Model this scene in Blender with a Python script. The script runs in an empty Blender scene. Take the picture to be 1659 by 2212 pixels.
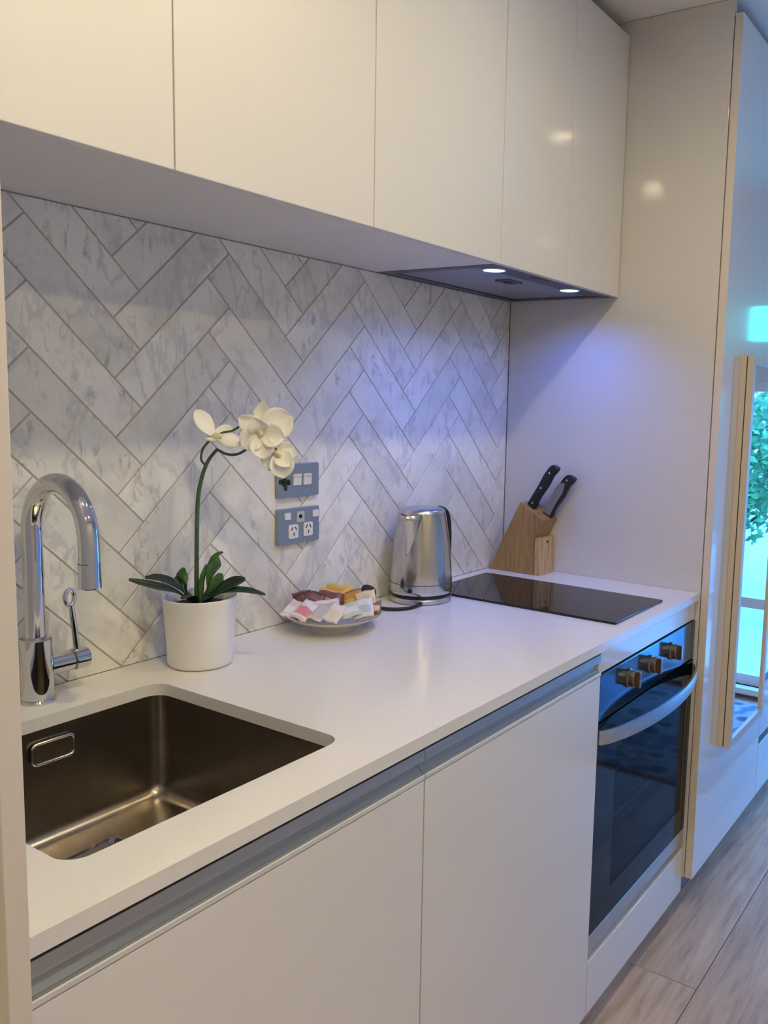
import bpy, bmesh, math, random
from mathutils import Vector, Matrix
from mathutils.geometry import tessellate_polygon

# ------------------------------------------------------------------ camera, world, lights, exposure
S = bpy.context.scene
COL = S.collection
Z0 = 0.9                       # height of the worktop above the floor; most coordinates below count from it
PI = math.pi
cd = bpy.data.cameras.new('camera')
cam = bpy.data.objects.new('camera', cd)
COL.objects.link(cam)
cd.sensor_fit = 'VERTICAL'
cd.sensor_height = 36.0
cd.sensor_width = 27.0
cd.lens = 36.0 * 1842.793 / 2212.0
cd.shift_x = -254.85 / 2212.0
cd.shift_y = -15.59 / 2212.0
cd.clip_start = 0.02
_f = Vector((0.84321928, 0.52404937, -0.11980615))
_u = Vector((0.08558011, 0.08916124, 0.99233377))
_r = Vector((0.53071395, -0.84700799, 0.03033427))
cam.matrix_world = Matrix(((_r.x, _u.x, -_f.x, -2.15982), (_r.y, _u.y, -_f.y, -1.33435),
                           (_r.z, _u.z, -_f.z, 0.48586 + Z0), (0, 0, 0, 1)))
S.camera = cam

W = bpy.data.worlds.new('daylight')
S.world = W
W.use_nodes = True
bg = W.node_tree.nodes['Background']
bg.inputs[0].default_value = (0.065, 0.33, 1.0, 1)
bg.inputs[1].default_value = 18.0

S.view_settings.view_transform = 'Standard'
S.view_settings.look = 'None'
S.view_settings.gamma = 1.0
S.view_settings.use_curve_mapping = False
S.view_settings.exposure = -0.17
S.cycles.sample_clamp_indirect = 60.0

CEIL = 1.48                    # ceiling height counted from the worktop
WARM = (1.0, 0.84, 0.525)
LED = (0.03, 0.17, 1.0)
DOWN_AND_FILL_LIGHTS = [(-0.77, -0.955, 1.0), (-1.62, -0.94, 15.5), (-3.15, -0.93, 8.0), (-1.25, -2.0, 13), (-2.55, -2.0, 15)]  # first two are real downlights; last three are added, unseen warm fill
HOOD_LAMPS = [(-0.538, -0.287, 9.5), (-0.184, -0.289, 8.0)]
WIN = (1.9, -1.95, -0.72, -0.85, 0.62)       # x, y0, y1, z0, z1 of the window opening

def add_light(name, kind, loc, energy, color, **kw):
    d = bpy.data.lights.new(name, kind)
    d.energy = energy
    d.color = color
    for k, v in kw.items():
        setattr(d, k, v)
    o = bpy.data.objects.new(name, d)
    o.location = (loc[0], loc[1], loc[2] + Z0)
    COL.objects.link(o)
    return o
for x, y, e in DOWN_AND_FILL_LIGHTS:
    add_light('down_or_fill_lamp', 'SPOT', (x, y, CEIL - 0.006), e, WARM, spot_size=math.radians(172), spot_blend=0.6,
              shadow_soft_size=0.035)
for x, y, e in HOOD_LAMPS:
    add_light('hood_lamp', 'SPOT', (x, y, 0.768), e, LED, spot_size=math.radians(158), spot_blend=0.9,
              shadow_soft_size=0.018)
_p = bpy.data.lights.new('window_portal', 'AREA')
_p.shape = 'RECTANGLE'
_p.size = WIN[2] - WIN[1]
_p.size_y = WIN[4] - WIN[3]
_p.cycles.is_portal = True
_po = bpy.data.objects.new('window_portal', _p)
_po.location = (WIN[0] + 0.09, (WIN[1] + WIN[2]) / 2, (WIN[3] + WIN[4]) / 2 + Z0)
_po.rotation_euler = Vector((-1, 0, 0)).to_track_quat('-Z', 'Z').to_euler()
COL.objects.link(_po)

# ------------------------------------------------------------------ materials
class NT:
    def __init__(s, name):
        s.m = bpy.data.materials.new(name)
        s.m.use_nodes = True
        s.n = s.m.node_tree.nodes
        s.l = s.m.node_tree.links
        s.p = s.n['Principled BSDF']
    def node(s, t, **kw):
        o = s.n.new(t)
        for k, v in kw.items():
            if k.startswith('i_'):
                key = k[2:]
                o.inputs[int(key) if key.isdigit() else key.replace('_', ' ')].default_value = v
            else:
                setattr(o, k, v)
        return o
    def link(s, a, ao, b, bi):
        s.l.new(a.outputs[ao], b.inputs[bi])
    def ramp(s, pts):
        r = s.node('ShaderNodeValToRGB')
        e = r.color_ramp.elements
        while len(e) < len(pts):
            e.new(0.5)
        for q, (pos, c) in zip(e, pts):
            q.position = pos
            q.color = (*c, 1)
        return r
def pbr(name, color, rough=0.5, metal=0.0, coat=0.0, coat_rough=0.05, spec=0.5, **kw):
    t = NT(name)
    i = t.p.inputs
    i['Base Color'].default_value = (*color, 1)
    i['Roughness'].default_value = rough
    i['Metallic'].default_value = metal
    i['Coat Weight'].default_value = coat
    i['Coat Roughness'].default_value = coat_rough
    i['Specular IOR Level'].default_value = spec
    for k, v in kw.items():
        i[k.replace('_', ' ')].default_value = v
    return t.m
def grained(name, c1, c2, scale, rough=0.4, metal=0.0, stretch=(1, 1, 1), bump=0.0, detail=6, rough2=None, coat=0.0, rnd=True):
    t = NT(name)
    tc = t.node('ShaderNodeTexCoord')
    mp = t.node('ShaderNodeMapping')
    mp.inputs['Scale'].default_value = stretch
    t.link(tc, 'Object', mp, 'Vector')
    src = mp
    if rnd:
        oi = t.node('ShaderNodeObjectInfo')
        ml = t.node('ShaderNodeMath', operation='MULTIPLY', i_1=37.0)
        t.link(oi, 'Random', ml, 0)
        ad = t.node('ShaderNodeVectorMath', operation='ADD')
        t.link(mp, 0, ad, 0)
        t.link(ml, 0, ad, 1)
        src = ad
    nz = t.node('ShaderNodeTexNoise', i_Scale=scale, i_Detail=detail, i_Roughness=0.6)
    t.link(src, 0, nz, 'Vector')
    rp = t.ramp([(0.3, c1), (0.7, c2)])
    t.link(nz, 0, rp, 0)
    t.link(rp, 0, t.p, 'Base Color')
    t.p.inputs['Roughness'].default_value = rough
    t.p.inputs['Metallic'].default_value = metal
    t.p.inputs['Coat Weight'].default_value = coat
    if rough2 is not None:
        mr = t.node('ShaderNodeMapRange', i_3=rough, i_4=rough2)
        t.link(nz, 0, mr, 0)
        t.link(mr, 0, t.p, 'Roughness')
    if bump:
        b = t.node('ShaderNodeBump', i_Strength=bump, i_Distance=0.002)
        t.link(nz, 0, b, 'Height')
        t.link(b, 0, t.p, 'Normal')
    return t.m

def marble(name):
    t = NT(name)
    tc = t.node('ShaderNodeTexCoord')
    oi = t.node('ShaderNodeObjectInfo')
    ml = t.node('ShaderNodeMath', operation='MULTIPLY', i_1=53.0)
    t.link(oi, 'Random', ml, 0)
    ad = t.node('ShaderNodeVectorMath', operation='ADD')
    t.link(tc, 'Object', ad, 0)
    t.link(ml, 0, ad, 1)
    cloud = t.node('ShaderNodeTexNoise', i_Scale=11.0, i_Detail=5.0, i_Roughness=0.62, i_Distortion=0.3)
    t.link(ad, 0, cloud, 'Vector')
    base = t.ramp([(0.28, (0.68, 0.67, 0.61)), (0.50, (0.85, 0.835, 0.765)), (0.72, (0.91, 0.895, 0.82))])
    t.link(cloud, 0, base, 0)
    rotm = t.node('ShaderNodeMapping')
    rotm.inputs['Rotation'].default_value = (0, 0.9, 0)
    rotm.inputs['Scale'].default_value = (1.0, 1.0, 0.42)
    t.link(ad, 0, rotm, 'Vector')
    spots = t.node('ShaderNodeTexNoise', i_Scale=42.0, i_Detail=4.0, i_Roughness=0.72, i_Distortion=0.5)
    t.link(rotm, 0, spots, 'Vector')
    patch = t.node('ShaderNodeTexNoise', i_Scale=7.0, i_Detail=2.0)
    t.link(ad, 0, patch, 'Vector')
    sr0 = t.ramp([(0.55, (0, 0, 0)), (0.72, (1, 1, 1))])
    t.link(spots, 0, sr0, 0)
    pr_ = t.ramp([(0.40, (0.15, 0.15, 0.15)), (0.62, (1, 1, 1))])
    t.link(patch, 0, pr_, 0)
    sr = t.node('ShaderNodeMath', operation='MULTIPLY')
    t.link(sr0, 0, sr, 0)
    t.link(pr_, 0, sr, 1)
    vein = t.node('ShaderNodeTexNoise', i_Scale=3.2, i_Detail=6.0, i_Roughness=0.62, i_Distortion=0.35)
    t.link(rotm, 0, vein, 'Vector')
    vr = t.ramp([(0.485, (0, 0, 0)), (0.499, (1, 1, 1)), (0.501, (1, 1, 1)), (0.515, (0, 0, 0))])
    t.link(vein, 0, vr, 0)
    m1 = t.node('ShaderNodeMix', data_type='RGBA')
    m1.inputs[7].default_value = (0.25, 0.25, 0.24, 1)
    f1 = t.node('ShaderNodeMath', operation='MULTIPLY', i_1=0.75)
    t.link(sr, 0, f1, 0)
    t.link(f1, 0, m1, 0)
    t.link(base, 0, m1, 6)
    m2 = t.node('ShaderNodeMix', data_type='RGBA')
    m2.inputs[7].default_value = (0.50, 0.51, 0.515, 1)
    f2 = t.node('ShaderNodeMath', operation='MULTIPLY', i_1=0.5)
    t.link(vr, 0, f2, 0)
    t.link(f2, 0, m2, 0)
    t.link(m1, 2, m2, 6)
    hs = t.node('ShaderNodeHueSaturation')
    mr = t.node('ShaderNodeMapRange', i_3=0.90, i_4=1.05)
    t.link(oi, 'Random', mr, 0)
    t.link(mr, 0, hs, 'Value')
    t.link(m2, 2, hs, 'Color')
    t.link(hs, 0, t.p, 'Base Color')
    t.p.inputs['Roughness'].default_value = 0.38
    return t.m

def wood_plank(name, c1, c2, c3, axis=0, rough=0.45, fine=60.0):
    t = NT(name)
    tc = t.node('ShaderNodeTexCoord')
    oi = t.node('ShaderNodeObjectInfo')
    ml = t.node('ShaderNodeMath', operation='MULTIPLY', i_1=61.0)
    t.link(oi, 'Random', ml, 0)
    ad = t.node('ShaderNodeVectorMath', operation='ADD')
    t.link(tc, 'Object', ad, 0)
    t.link(ml, 0, ad, 1)
    mp = t.node('ShaderNodeMapping')
    sc = [1.0, 1.0, 1.0]
    sc[axis] = 0.10
    mp.inputs['Scale'].default_value = sc
    t.link(ad, 0, mp, 'Vector')
    n1 = t.node('ShaderNodeTexNoise', i_Scale=fine, i_Detail=6.0, i_Roughness=0.65, i_Distortion=0.4)
    t.link(mp, 0, n1, 'Vector')
    n2 = t.node('ShaderNodeTexNoise', i_Scale=fine / 8, i_Detail=3.0, i_Distortion=1.0)
    t.link(mp, 0, n2, 'Vector')
    r1 = t.ramp([(0.3, c1), (0.5, c2), (0.7, c3)])
    t.link(n1, 0, r1, 0)
    r2 = t.ramp([(0.3, (0.8, 0.8, 0.8)), (0.7, (1.08, 1.08, 1.08))])
    t.link(n2, 0, r2, 0)
    mx = t.node('ShaderNodeMix', data_type='RGBA', blend_type='MULTIPLY')
    mx.inputs[0].default_value = 1.0
    t.link(r1, 0, mx, 6)
    t.link(r2, 0, mx, 7)
    hs = t.node('ShaderNodeHueSaturation')
    mr = t.node('ShaderNodeMapRange', i_3=0.88, i_4=1.1)
    t.link(oi, 'Random', mr, 0)
    t.link(mr, 0, hs, 'Value')
    t.link(mx, 2, hs, 'Color')
    t.link(hs, 0, t.p, 'Base Color')
    t.p.inputs['Roughness'].default_value = rough
    bp = t.node('ShaderNodeBump', i_Strength=0.12, i_Distance=0.001)
    t.link(n1, 0, bp, 'Height')
    t.link(bp, 0, t.p, 'Normal')
    return t.m

def brushed(name, c, rough, axis_scale, amount=0.12):
    t = NT(name)
    tc = t.node('ShaderNodeTexCoord')
    mp = t.node('ShaderNodeMapping')
    mp.inputs['Scale'].default_value = axis_scale
    t.link(tc, 'Object', mp, 'Vector')
    nz = t.node('ShaderNodeTexNoise', i_Scale=1.0, i_Detail=4.0)
    t.link(mp, 0, nz, 'Vector')
    rp = t.ramp([(0.3, tuple(q * 0.9 for q in c)), (0.7, tuple(min(1, q * 1.08) for q in c))])
    t.link(nz, 0, rp, 0)
    t.link(rp, 0, t.p, 'Base Color')
    mr = t.node('ShaderNodeMapRange', i_3=max(0.02, rough - amount / 2), i_4=rough + amount / 2)
    t.link(nz, 0, mr, 0)
    t.link(mr, 0, t.p, 'Roughness')
    t.p.inputs['Metallic'].default_value = 1.0
    return t.m

def emit(name, color, strength):
    t = NT(name)
    t.p.inputs['Base Color'].default_value = (*color, 1)
    t.p.inputs['Emission Color'].default_value = (*color, 1)
    t.p.inputs['Emission Strength'].default_value = strength
    return t.m

M = {}
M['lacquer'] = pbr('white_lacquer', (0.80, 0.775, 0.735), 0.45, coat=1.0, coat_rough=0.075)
M['lacquer_shaded'] = pbr('shaded_white_lacquer', (0.64, 0.62, 0.59), 0.45, coat=1.0, coat_rough=0.075)  # door lacquer with shade put into its colour, dims the overlit side panel
M['carcass'] = pbr('white_melamine', (0.74, 0.72, 0.69), 0.42)
M['edge'] = pbr('cream_edging', (0.68, 0.61, 0.53), 0.4)
M['paint'] = grained('wall_paint', (0.74, 0.73, 0.70), (0.77, 0.76, 0.73), 40, 0.75, bump=0.04, rnd=False)
M['ceiling'] = grained('ceiling_paint', (0.90, 0.885, 0.85), (0.92, 0.905, 0.87), 40, 0.85, rnd=False)
M['marble'] = marble('carrara_marble')
M['grout'] = grained('grey_grout', (0.45, 0.425, 0.385), (0.51, 0.48, 0.44), 90, 0.85, rnd=False)
M['quartz'] = grained('white_quartz', (0.80, 0.775, 0.735), (0.83, 0.805, 0.765), 160, 0.13, detail=2, rnd=False)
M['chrome'] = pbr('chrome', (0.64, 0.64, 0.66), 0.06, 1.0)
M['chrome_dark'] = pbr('dark_seam', (0.06, 0.06, 0.06), 0.4)
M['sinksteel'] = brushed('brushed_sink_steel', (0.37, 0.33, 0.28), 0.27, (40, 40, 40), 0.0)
M['steel'] = brushed('brushed_steel', (0.58, 0.56, 0.54), 0.18, (140, 140, 3))
M['steel_h'] = brushed('brushed_steel_flat', (0.60, 0.60, 0.60), 0.30, (3, 120, 120))
M['alu'] = brushed('anodised_aluminium', (0.40, 0.42, 0.43), 0.36, (2, 150, 150))
M['alu'].node_tree.nodes['Principled BSDF'].inputs['Metallic'].default_value = 0.6
M['alu_light'] = pbr('satin_aluminium_lip', (0.74, 0.72, 0.69), 0.4, 0.2)
M['blackglass'] = pbr('black_ceramic_glass', (0.010, 0.010, 0.011), 0.05, spec=0.42)
M['ovenglass'] = pbr('oven_black_glass', (0.005, 0.009, 0.014), 0.06, spec=0.16)
M['panelsteel'] = pbr('oven_fascia_steel', (0.065, 0.155, 0.25), 0.11, 0.9)
M['hoodsteel'] = brushed('hood_dark_steel', (0.16, 0.16, 0.19), 0.42, (3, 120, 120))
M['hoodmesh'] = brushed('hood_filter_mesh', (0.40, 0.40, 0.45), 0.48, (400, 400, 400), 0.2)
M['black'] = pbr('black_plastic', (0.012, 0.012, 0.013), 0.35)
M['greyplastic'] = pbr('mid_grey_inlay', (0.22, 0.22, 0.23), 0.45)
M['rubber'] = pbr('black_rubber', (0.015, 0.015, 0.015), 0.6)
M['white'] = pbr('white_plastic', (0.82, 0.81, 0.78), 0.35)
M['pot'] = pbr('white_glazed_pot', (0.90, 0.885, 0.86), 0.30)
M['soil'] = grained('dark_soil', (0.012, 0.009, 0.006), (0.05, 0.035, 0.02), 90, 0.9, bump=0.8)
M['leaf'] = grained('dark_orchid_leaf', (0.006, 0.018, 0.010), (0.02, 0.05, 0.025), 30, 0.38)
M['leafgreen'] = grained('green_leaf', (0.03, 0.10, 0.03), (0.09, 0.20, 0.06), 60, 0.5)
M['stem'] = grained('orchid_stem', (0.035, 0.075, 0.035), (0.07, 0.13, 0.06), 40, 0.5)
M['petal'] = grained('white_petal', (0.88, 0.86, 0.78), (0.92, 0.91, 0.86), 25, 0.6)
M['petal'].node_tree.nodes['Principled BSDF'].inputs['Subsurface Weight'].default_value = 0.15
M['petal'].node_tree.nodes['Principled BSDF'].inputs['Subsurface Radius'].default_value = (0.01, 0.01, 0.006)
M['lip'] = pbr('cream_lip', (0.80, 0.74, 0.45), 0.5)
M['plate_steel'] = pbr('blue_grey_faceplate', (0.33, 0.385, 0.43), 0.32, 0.55)
M['ceramic'] = pbr('cream_ceramic', (0.76, 0.72, 0.62), 0.25)
M['woodface'] = wood_plank('knife_block_wood', (0.26, 0.145, 0.045), (0.37, 0.22, 0.08), (0.44, 0.285, 0.11), axis=2, rough=0.5, fine=130)
M['pine'] = wood_plank('knife_block_pine', (0.36, 0.19, 0.06), (0.66, 0.48, 0.24), (0.72, 0.57, 0.34), axis=2, rough=0.5, fine=110)
M['floor'] = wood_plank('oak_laminate', (0.42, 0.28, 0.19), (0.60, 0.43, 0.31), (0.70, 0.53, 0.40), axis=0, rough=0.5, fine=48)
M['mirror'] = pbr('mirror_silver', (0.92, 0.93, 0.93), 0.015, 1.0)
M['mirror_frame'] = pbr('pale_wood_frame', (0.60, 0.53, 0.45), 0.4)
M['plinth'] = pbr('grey_kickboard', (0.30, 0.28, 0.27), 0.5)
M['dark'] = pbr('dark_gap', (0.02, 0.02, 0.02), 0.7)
M['brass'] = pbr('bronze_knob', (0.36, 0.28, 0.22), 0.22, 1.0)
M['led'] = emit('led_lens', (0.40, 0.85, 1.0), 3.0)
M['lamp'] = emit('warm_lens', WARM, 300.0)
M['exit'] = emit('exit_sign_glow', (0.02, 0.72, 0.85), 14.0)
M['bark'] = grained('bark', (0.10, 0.07, 0.05), (0.2, 0.15, 0.1), 30, 0.9)
M['foliage'] = grained('tree_foliage', (0.03, 0.10, 0.03), (0.16, 0.34, 0.10), 8, 0.7)
M['paving'] = grained('pale_paving', (0.42, 0.42, 0.40), (0.52, 0.52, 0.50), 6, 0.9)
def glass_mat(name, tint, amount, rough=0.02):
    t = NT(name)
    tr = t.node('ShaderNodeBsdfTransparent')
    tr.inputs[0].default_value = (*tint, 1)
    mx = t.node('ShaderNodeMixShader')
    mx.inputs[0].default_value = amount
    out = t.n['Material Output']
    t.p.inputs['Base Color'].default_value = (0.02, 0.03, 0.04, 1)
    t.p.inputs['Specular IOR Level'].default_value = 0.25
    t.p.inputs['Roughness'].default_value = rough
    t.link(t.p, 0, mx, 1)
    t.link(tr, 0, mx, 2)
    t.l.new(mx.outputs[0], out.inputs[0])
    return t.m
M['pane'] = glass_mat('window_glass', (1, 1, 1), 0.92)
M['oven_pane'] = glass_mat('tinted_oven_glass', (0.50, 0.58, 0.66), 0.55, 0.05)
def rug_mat():
    t = NT('patterned_rug')
    tc = t.node('ShaderNodeTexCoord')
    w = t.node('ShaderNodeTexVoronoi', i_Scale=9.0)
    t.link(tc, 'Object', w, 'Vector')
    r = t.ramp([(0.25, (0.10, 0.12, 0.16)), (0.45, (0.45, 0.45, 0.44)), (0.7, (0.16, 0.2, 0.28))])
    t.link(w, 0, r, 0)
    t.link(r, 0, t.p, 'Base Color')
    t.p.inputs['Roughness'].default_value = 0.95
    return t.m
M['rug'] = rug_mat()

# ------------------------------------------------------------------ mesh helpers
def BM():
    return bmesh.new()
def box(bm, a, b, bev=0.0, seg=2, mi=0):
    x0, y0, z0 = a
    x1, y1, z1 = b
    vs = [bm.verts.new(p) for p in ((x0, y0, z0), (x1, y0, z0), (x1, y1, z0), (x0, y1, z0), (x0, y0, z1), (x1, y0, z1), (x1, y1, z1), (x0, y1, z1))]
    fs = [bm.faces.new([vs[i] for i in q]) for q in ((0, 3, 2, 1), (4, 5, 6, 7), (0, 1, 5, 4), (1, 2, 6, 5), (2, 3, 7, 6), (3, 0, 4, 7))]
    for f in fs:
        f.material_index = mi
    if bev:
        es = list({e for f in fs for e in f.edges})
        bmesh.ops.bevel(bm, geom=es, offset=bev, segments=seg, affect='EDGES', profile=0.5)
    return bm
def lathe(bm, prof, n=48, c=(0, 0, 0), axis='z', mi=0, cap=True):
    rings = []
    for r, h in prof:
        ring = []
        for k in range(n):
            a = 2 * PI * k / n
            p = (r * math.cos(a), r * math.sin(a), h)
            if axis == 'x':
                p = (h, r * math.cos(a), r * math.sin(a))
            elif axis == 'y':
                p = (r * math.sin(a), h, r * math.cos(a))
            ring.append(bm.verts.new((p[0] + c[0], p[1] + c[1], p[2] + c[2])))
        rings.append(ring)
    for A, B in zip(rings, rings[1:]):
        for k in range(n):
            f = bm.faces.new((A[k], A[(k + 1) % n], B[(k + 1) % n], B[k]))
            f.material_index = mi
    if cap:
        for ring, fl in ((rings[0], True), (rings[-1], False)):
            f = bm.faces.new(list(reversed(ring)) if fl else ring)
            f.material_index = mi
    return bm
def tube(bm, pts, rad, n=16, closed=False, mi=0, cap=True, flat=None):
    pts = [Vector(p) for p in pts]
    m = len(pts)
    rads = rad if isinstance(rad, (list, tuple)) else [rad] * m
    rings = []
    prev = None
    for i, p in enumerate(pts):
        if closed:
            d = pts[(i + 1) % m] - pts[i - 1]
        else:
            d = pts[min(i + 1, m - 1)] - pts[max(i - 1, 0)]
        d.normalize()
        if prev is None:
            up = Vector((0, 0, 1)) if abs(d.z) < 0.9 else Vector((1, 0, 0))
            nrm = up.cross(d).normalized()
        else:
            nrm = prev - d * prev.dot(d)
            nrm.normalize()
        prev = nrm
        b = d.cross(nrm)
        fa, fb = flat if flat else (1, 1)
        rings.append([bm.verts.new(p + (nrm * math.cos(2 * PI * k / n) * fa + b * math.sin(2 * PI * k / n) * fb) * rads[i]) for k in range(n)])
    prs = list(zip(rings, rings[1:]))
    if closed:
        prs.append((rings[-1], rings[0]))
    for A, B in prs:
        for k in range(n):
            f = bm.faces.new((A[k], A[(k + 1) % n], B[(k + 1) % n], B[k]))
            f.material_index = mi
    if cap and not closed:
        bm.faces.new(list(reversed(rings[0]))).material_index = mi
        bm.faces.new(rings[-1]).material_index = mi
    return bm
def spline(pts, sub=8):
    P = [Vector(p) for p in pts]
    out = []
    for i in range(len(P) - 1):
        p0, p1, p2, p3 = P[max(i - 1, 0)], P[i], P[i + 1], P[min(i + 2, len(P) - 1)]
        for k in range(sub):
            t = k / sub
            out.append(0.5 * ((2 * p1) + (p2 - p0) * t + (2 * p0 - 5 * p1 + 4 * p2 - p3) * t * t + (3 * p1 - p0 - 3 * p2 + p3) * t ** 3))
    out.append(P[-1])
    return out
def prism(bm, poly, lo, hi, axis='x', bev=0.0, mi=0):
    # poly in the plane across the axis: axis x -> (y, z), axis y -> (x, z), axis z -> (x, y)
    def P(q, h):
        return {'x': (h, q[0], q[1]), 'y': (q[0], h, q[1]), 'z': (q[0], q[1], h)}[axis]
    A = [bm.verts.new(P(q, lo)) for q in poly]
    B = [bm.verts.new(P(q, hi)) for q in poly]
    fs = [bm.faces.new(A), bm.faces.new(list(reversed(B)))]
    n = len(poly)
    for k in range(n):
        fs.append(bm.faces.new((A[k], B[k], B[(k + 1) % n], A[(k + 1) % n])))
    for f in fs:
        f.material_index = mi
    bmesh.ops.recalc_face_normals(bm, faces=fs)
    if bev:
        bmesh.ops.bevel(bm, geom=list({e for f in fs for e in f.edges}), offset=bev, segments=2, affect='EDGES', profile=0.5)
    return bm
def rrect(x0, y0, x1, y1, r, n=8):
    out = []
    for cx, cy, a0 in ((x1 - r, y1 - r, 0), (x0 + r, y1 - r, 90), (x0 + r, y0 + r, 180), (x1 - r, y0 + r, 270)):
        for k in range(n + 1):
            a = math.radians(a0 + 90 * k / n)
            out.append((cx + r * math.cos(a), cy + r * math.sin(a)))
    return out
def mesh_of(name, bm, mats, smooth=18):
    bmesh.ops.recalc_face_normals(bm, faces=bm.faces[:])
    me = bpy.data.meshes.new(name)
    bm.to_mesh(me)
    bm.free()
    for m in (mats if isinstance(mats, (list, tuple)) else [mats]):
        me.materials.append(m)
    if smooth:
        for p in me.polygons:
            p.use_smooth = True
        me.set_sharp_from_angle(angle=math.radians(smooth))
    return me
def obj(name, bm, mats, parent=None, loc=(0, 0, 0), rot=None, smooth=18, label=None):
    me = bm if isinstance(bm, bpy.types.Mesh) else mesh_of(name, bm, mats, smooth)
    o = bpy.data.objects.new(name, me)
    COL.objects.link(o)
    if parent:
        o.parent = parent
        o.location = loc
    else:
        o.location = (loc[0], loc[1], loc[2] + Z0)
    if rot:
        o.rotation_euler = rot
    if label:
        o['label'] = label
    return o
def tag(o, label, cat, group=None):
    o['label'] = label
    o['category'] = cat
    if group:
        o['group'] = group
    return o
def thing(name, label, cat, loc, rotz=0.0, group=None):
    o = bpy.data.objects.new(name, None)
    o.empty_display_size = 0.05
    COL.objects.link(o)
    o.location = (loc[0], loc[1], loc[2] + Z0)
    o.rotation_euler = (0, 0, rotz)
    return tag(o, label, cat, group)
def struct(name, bm, mats, loc=(0, 0, 0), label=None, smooth=18):
    o = obj(name, bm, mats, None, loc, smooth=smooth)
    o['kind'] = 'structure'
    if label:
        o['label'] = label
        
    return o
def B(a, b, bev=0.0, seg=2):
    return box(BM(), a, b, bev, seg)

# ------------------------------------------------------------------ the room
XL, XR, YB, YF, FLOOR = -3.6, 1.9, 0.0, -2.6, -0.9
struct('ceiling', B((XL, YF, CEIL), (XR + 0.1, 0.10, CEIL + 0.06)), M['ceiling'], label='cream painted ceiling above the wall cabinets')
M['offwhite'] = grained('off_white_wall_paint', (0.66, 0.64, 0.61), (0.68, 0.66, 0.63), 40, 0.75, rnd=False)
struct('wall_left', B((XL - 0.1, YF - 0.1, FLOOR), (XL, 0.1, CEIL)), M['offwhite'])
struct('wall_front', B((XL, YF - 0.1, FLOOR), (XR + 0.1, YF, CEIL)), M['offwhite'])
wx, wy0, wy1, wz0, wz1 = WIN
bm = BM()
box(bm, (XR, YF, FLOOR), (XR + 0.1, wy0, CEIL))
box(bm, (XR, wy1, FLOOR), (XR + 0.1, 0.1, CEIL))
box(bm, (XR, wy0, FLOOR), (XR + 0.1, wy1, wz0))
box(bm, (XR, wy0, wz1), (XR + 0.1, wy1, CEIL))
struct('wall_right', bm, M['paint'])
wb = struct('wall_back', B((XL, 0.008, FLOOR), (XR, 0.10, CEIL)), M['paint'], label='back wall behind the kitchen run, tiled in grey marble herringbone')

# floor of planks running along the kitchen
fl = struct('floor', B((XL, YF, FLOOR - 0.06), (XR + 0.1, 0.1, FLOOR - 0.004)), M['dark'], label='greyish oak plank floor')
random.seed(3)
PW, PL = 0.185, 1.28
row = 0
y = -0.02
while y > YF:
    y1 = y
    y0 = max(y - PW, YF)
    x = XL - (row * 0.47 % 1.0) * PL
    while x < XR:
        a, b = max(x, XL), min(x + PL, XR)
        if b - a > 0.05:
            g = 0.0009
            m = B((a - (a + b) / 2 + g, -(y1 - y0) / 2 + g, -0.012), ((b - a) / 2 - g, (y1 - y0) / 2 - g, 0), 0.0008, 1)
            obj('plank', m, M['floor'], fl, ((a + b) / 2, (y0 + y1) / 2, FLOOR), smooth=0)
        x += PL
    y = y0
    row += 1

# herringbone marble tiles: each cut to the visible field of the wall
grout_z1 = 0.776
obj('grout', B((-1.783, 0.0014, 0.0), (-0.0005, 0.010, grout_z1)), M['grout'], wb)
TX0, TZ0, TL, TW = -0.8299, 0.5560, 0.1947, 0.0504
TP = TL - 2 * TW                # a ridge lies one tile length above the valley it rises from
def clip(poly, fx):
    out = []
    for i in range(len(poly)):
        a, b = poly[i], poly[(i + 1) % len(poly)]
        fa, fb = fx(a), fx(b)
        if fa >= 0:
            out.append(a)
        if (fa >= 0) != (fb >= 0):
            t = fa / (fa - fb)
            out.append((a[0] + (b[0] - a[0]) * t, a[1] + (b[1] - a[1]) * t))
    return out
def area(p):
    return abs(sum(p[i][0] * p[(i + 1) % len(p)][1] - p[(i + 1) % len(p)][0] * p[i][1] for i in range(len(p)))) / 2
R2 = math.sqrt(2)
full = {}
def tile(cx, cz, kind):
    # kind +1: rises to the right, -1: falls to the right; half extents along u (length) and v (width)
    hu, hv = TL * R2 / 2 - 0.0014, TW * R2 / 2 - 0.0014
    c = 1 / R2
    u = (c, c * kind)
    v = (-c * kind, c)
    poly = [(cx + u[0] * a + v[0] * b, cz + u[1] * a + v[1] * b) for a, b in ((-hu, -hv), (hu, -hv), (hu, hv), (-hu, hv))]
    n0 = area(poly)
    for fx in (lambda p: p[0] + 1.783, lambda p: -0.0015 - p[0], lambda p: p[1] - 0.0005, lambda p: 0.7745 - p[1]):
        if len(poly) >= 3:
            poly = clip(poly, fx)
    if len(poly) < 3 or area(poly) < 2e-5:
        return
    whole = area(poly) > n0 * 0.9999
    if whole and kind in full:
        me = full[kind]
    else:
        loc = [(p[0] - cx, p[1] - cz) for p in poly]
        bm = prism(BM(), [(a, b) for a, b in loc], 0.0, 0.0045, axis='y')
        fr = [f for f in bm.faces if f.normal.y < -0.9]
        es = list({e for f in fr for e in f.edges})
        bmesh.ops.bevel(bm, geom=es, offset=0.0006, segments=1, affect='EDGES')
        me = mesh_of('tile', bm, M['marble'], 0)
        if whole:
            full[kind] = me
    obj('tile', me, None, wb, (cx, 0.0, cz))
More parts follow.
